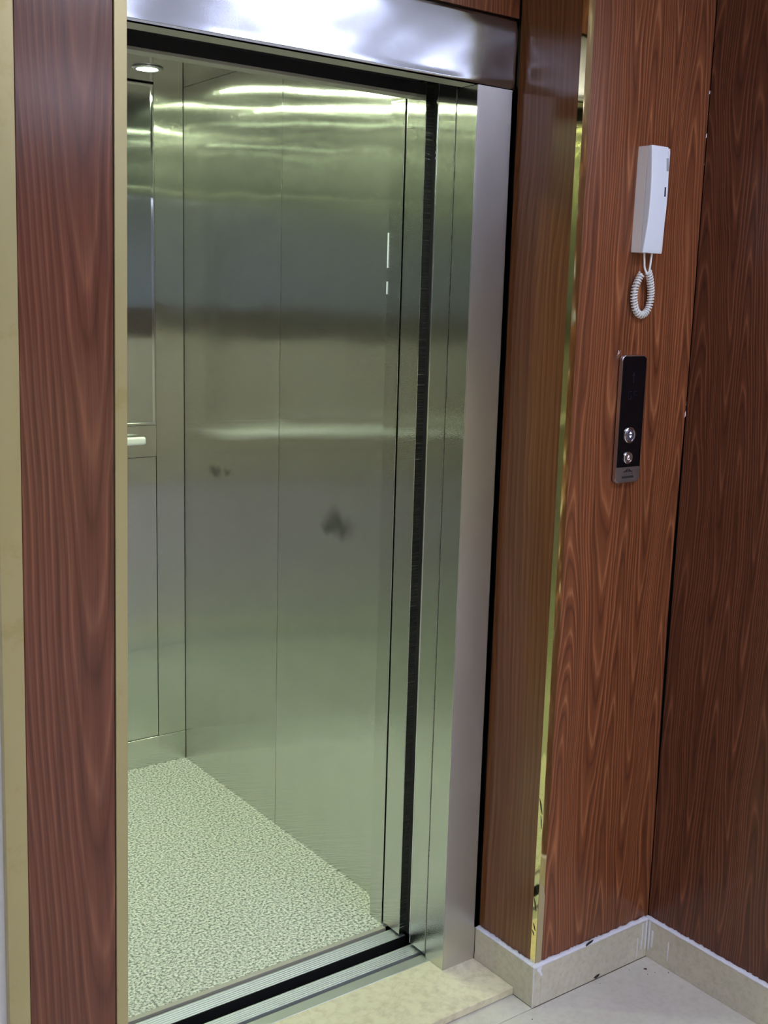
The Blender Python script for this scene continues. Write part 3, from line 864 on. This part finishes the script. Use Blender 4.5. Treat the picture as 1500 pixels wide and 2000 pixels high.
path = cat([V((0.3120, yc - 0.006, 1.633)), V((0.3215, yc - 0.004, 1.617)), V((0.3320, yc, 1.590)), V((0.3320, yc + 0.002, 1.564)), V((0.3225, yc + 0.003, 1.547)),
            V((0.3065, yc + 0.003, 1.542)), V((0.2905, yc + 0.003, 1.553)), V((0.2815, yc + 0.002, 1.578)), V((0.2820, yc, 1.600)), V((0.2905, yc - 0.001, 1.618)), V((0.2960, yc - 0.002, 1.628))], 24)
L = [0.0]
for a, b_ in zip(path, path[1:]): L.append(L[-1] + (b_ - a).length)
turns = 35
N = turns * 12
coil = []
j = 0
for i in range(N + 1):
    s = L[-1] * i / N
    while j < len(L) - 2 and L[j + 1] < s: j += 1
    f = (s - L[j]) / max(1e-9, L[j + 1] - L[j])
    p = path[j].lerp(path[j + 1], f)
    d = (path[j + 1] - path[j]).normalized()
    a = d.cross(V((0, 1, 0))).normalized()
    b_ = d.cross(a)
    q = 2 * math.pi * turns * i / N
    coil.append(p + (a * math.cos(q) + b_ * math.sin(q)) * 0.0064)
obj('coiled_cord', tube(BM(), coil, 0.0018, 6), M['cord'], ph, smooth=True, label='white coiled cord hanging in a loop')
obj('cord_core', tube(BM(), path, 0.0034, 8), M['cord'], ph, smooth=True)

# ================================================================== CALL PANEL
PX0, PX1, PZ0, PZ1 = 0.2590, 0.3360, 1.1800, 1.4560
cp = thing('call_panel', 'slim black lift call panel with two round buttons, below the intercom', 'call panel', ((PX0 + PX1) / 2, YB, PZ0), kind='thing')
pcx, pcz, pw, phh = (PX0 + PX1) / 2, (PZ0 + PZ1) / 2, PX1 - PX0, PZ1 - PZ0
D = 0.0115
obj('backplate', prism(BM(), rrect(pcx + .0005, pcz, pw - .002, phh - .003, .009), YB - 0.0035, YB, 'y'), M['black_seal'], cp)
b = prism(BM(), rrect(pcx, pcz, pw, phh, .0105, 8), YB - D, YB - 0.0034, 'y')
bmesh.ops.bevel(b, geom=[e for e in b.edges if all(abs(v.co.y - (YB - D)) < 1e-5 for v in e.verts)], offset=0.0012, segments=2, affect='EDGES')
obj('frame', b, M['panel_frame'], cp, label='thin metallic frame')
# black glass face with square lower border, rounded upper corners
top = [p for p in rrect(pcx + .0004, pcz, pw - .0035, phh - .0035, .0095, 8)]
zsp = PZ0 + 0.0345
facep = [p for p in top if p[1] > zsp]
facep = [(pcx + .0004 + (pw - .0035) / 2, zsp)] + [p for p in top if p[1] > pcz] + [(pcx + .0004 - (pw - .0035) / 2, zsp)]
obj('black_face', prism(BM(), facep, YB - D - 0.0007, YB - D + 0.001, 'y'), M['panel_black'], cp, label='glossy black face')
lower = [(pcx + .0004 - (pw - .0045) / 2, zsp - .0003)] + [p for p in rrect(pcx + .0004, pcz, pw - .0045, phh - .0045, .009, 8) if p[1] < pcz] + [(pcx + .0004 + (pw - .0045) / 2, zsp - .0003)]
lp = obj('logo_plate', prism(BM(), lower, YB - D - 0.0005, YB - D + 0.001, 'y'), M['logo_plate'], cp, label='grey metal plate with roof shaped emblem')
yF = YB - D - 0.0007
def decal(parent, name, polys, y, mat, th=0.0003, label=None):
    b = BM()
    for p in polys: prism(b, p, y - th, y + 0.0001, 'y')
    return obj(name, b, mat, parent, label=label)
lc = pcx + 0.0005
yL = YB - D - 0.0005
def R(x0, x1, z0, z1): return [(x0, z0), (x1, z0), (x1, z1), (x0, z1)]
# emblem: two dark wings meeting like a roof, a pale post between them, lines of tiny lettering
decal(lp, 'emblem', [[(lc - .0165, 1.2035), (lc - .009, 1.2065), (lc - .0015, 1.2115), (lc - .0012, 1.2026), (lc - .0060, 1.2040), (lc - .0105, 1.2028)],
                     [(lc + .0165, 1.2035), (lc + .0105, 1.2028), (lc + .0060, 1.2040), (lc + .0012, 1.2026), (lc + .0015, 1.2115), (lc + .009, 1.2065)]], yL, M['ink'])
row = []
for i, X in enumerate((-.0150, -.0110, -.0035, .0035, .0105, .0145)):
    row.append(R(lc + X - .0013, lc + X + .0013, 1.1985, 1.2012))
decal(lp, 'small_lettering', row, yL, M['ink_soft'])
row = []
X = -.0185
random.seed(3)
while X < .0185:
    ww = random.choice((.0012, .0016, .002))
    row.append(R(lc + X, lc + X + ww, 1.1900, 1.1945))
    X += ww + .0006
decal(lp, 'lettering_line', row, yL, M['ink'])
# dim blue display: arrow over seven segment figures
dx = pcx - 0.001
yD = YB - D - 0.0007
decal(cp, 'display_arrow', [[(dx - .005, 1.412), (dx, 1.421), (dx + .005, 1.412), (dx + .0015, 1.412), (dx + .0015, 1.397), (dx - .0015, 1.397), (dx - .0015, 1.412)]], yD, M['led'], 0.0002, 'very dim blue arrow')
sg = []
def seg(cx, cz, on, w_=.010, h_=.018, q=.0016):
    P = {'a': R(cx - w_ / 2, cx + w_ / 2, cz + h_ / 2 - q, cz + h_ / 2), 'd': R(cx - w_ / 2, cx + w_ / 2, cz - h_ / 2, cz - h_ / 2 + q),
         'g': R(cx - w_ / 2, cx + w_ / 2, cz - q / 2, cz + q / 2), 'b': R(cx + w_ / 2 - q, cx + w_ / 2, cz, cz + h_ / 2), 'c': R(cx + w_ / 2 - q, cx + w_ / 2, cz - h_ / 2, cz),
         'f': R(cx - w_ / 2, cx - w_ / 2 + q, cz, cz + h_ / 2), 'e': R(cx - w_ / 2, cx - w_ / 2 + q, cz - h_ / 2, cz)}
    return [P[k] for k in on]
decal(cp, 'display_figure', seg(dx - .008, 1.371, 'afcde'), yD, M['led'], 0.0002, 'very dim blue figure')
decal(cp, 'display_figure', seg(dx + .009, 1.371, 'afeg'), yD, M['led'], 0.0002, 'very dim blue figure')
# buttons
def button(cx, cz, r, core, lab):
    o = obj('button', lathe(BM(), [(r, 0.0), (r, -0.0022), (r * .93, -0.0032), (r * .80, -0.0030), (r * .76, -0.0016), (0, -0.0016)], (cx, yF, cz), 'y', 36), M['chrome'], cp, smooth=False, label=lab)
    obj('button_core', lathe(BM(), [(r * .70, -0.0010), (r * .70, -0.0026), (r * .62, -0.0030), (0, -0.0030)], (cx, yF, cz), 'y', 30), core, o)
    return o
bxx = pcx - 0.0035
M['core_violet'] = flat('core_violet', (0.20, 0.19, 0.27), 0.25, 0.7)
M['core_rose'] = flat('core_rose', (0.26, 0.18, 0.19), 0.25, 0.7)
b1 = button(bxx + .001, 1.2845, 0.0176, M['core_violet'], 'upper round button with lit up and down arrows')
yb2 = yF - 0.0030
decal(b1, 'arrow_marks', [[(bxx - .0030, 1.2872), (bxx + .0050, 1.2872), (bxx + .0010, 1.2925)], [(bxx - .0030, 1.2838), (bxx + .0010, 1.2785), (bxx + .0050, 1.2838)]], yb2, M['lit_white'], label='lit white arrows')
decal(b1, 'tiny_lettering', [R(bxx - .004 + i * .0022, bxx - .0026 + i * .0022, 1.2740, 1.2762) for i in range(5)], yb2, M['ink'])
b2 = button(bxx, 1.2350, 0.0136, M['core_rose'], 'lower smaller round button with a curled mark')
sw = []
for i in range(9):
    a0, a1 = math.radians(60 + i * 30), math.radians(60 + (i + 1) * 30)
    ro, ri = .0046, .0032
    sw.append([(bxx + ro * math.cos(a0), 1.2350 + ro * math.sin(a0)), (bxx + ro * math.cos(a1), 1.2350 + ro * math.sin(a1)), (bxx + ri * math.cos(a1), 1.2350 + ri * math.sin(a1)), (bxx + ri * math.cos(a0), 1.2350 + ri * math.sin(a0))])
sw.append(R(bxx - .0009, bxx + .0009, 1.2345, 1.2405))
decal(b2, 'curled_mark', sw, yb2, M['lit_pink'], label='faint pinkish mark')
# scuffed laminate at the panel's upper corner
b = BM()
for (x0, z0, x1, z1) in ((0.2535, 1.4605, 0.2585, 1.4590), (0.2555, 1.4660, 0.2580, 1.4595), (0.2610, 1.4660, 0.2590, 1.4600), (0.2520, 1.4555, 0.2570, 1.4580)):
    prism(b, [(x0, z0), (x0 + .0008, z0 + .0006), (x1 + .0008, z1 + .0012), (x1, z1)], YB - 0.0006, YB + 0.0001, 'y')
obj('scuff_mark', b, M['caulk'], wb, label='pale scratches above the call panel')

# small irregular black marks on the brass corner
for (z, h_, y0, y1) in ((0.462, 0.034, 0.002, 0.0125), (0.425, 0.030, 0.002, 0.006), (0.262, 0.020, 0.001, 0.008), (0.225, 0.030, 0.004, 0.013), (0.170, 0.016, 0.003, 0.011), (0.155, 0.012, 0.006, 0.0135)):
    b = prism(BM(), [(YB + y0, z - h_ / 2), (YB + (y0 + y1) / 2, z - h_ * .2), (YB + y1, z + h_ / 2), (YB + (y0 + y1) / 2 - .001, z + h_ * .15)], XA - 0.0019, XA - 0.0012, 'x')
    obj('black_mark', b, M['black_patch'], rec, label='small black mark on the brass')
# protective film left on the lower front face of the brass
b = prism(BM(), [(XA + 0.000, ZS + .002), (XA + 0.0175, ZS + .002), (XA + 0.0180, 0.245), (XA + 0.0130, 0.268), (XA + 0.0055, 0.275), (XA + 0.0040, 0.29), (XA, 0.29)], YB - 0.0022, YB - 0.0013, 'y')
obj('film_remnant', b, M['film'], rec, label='beige film left on the foot of the brass')
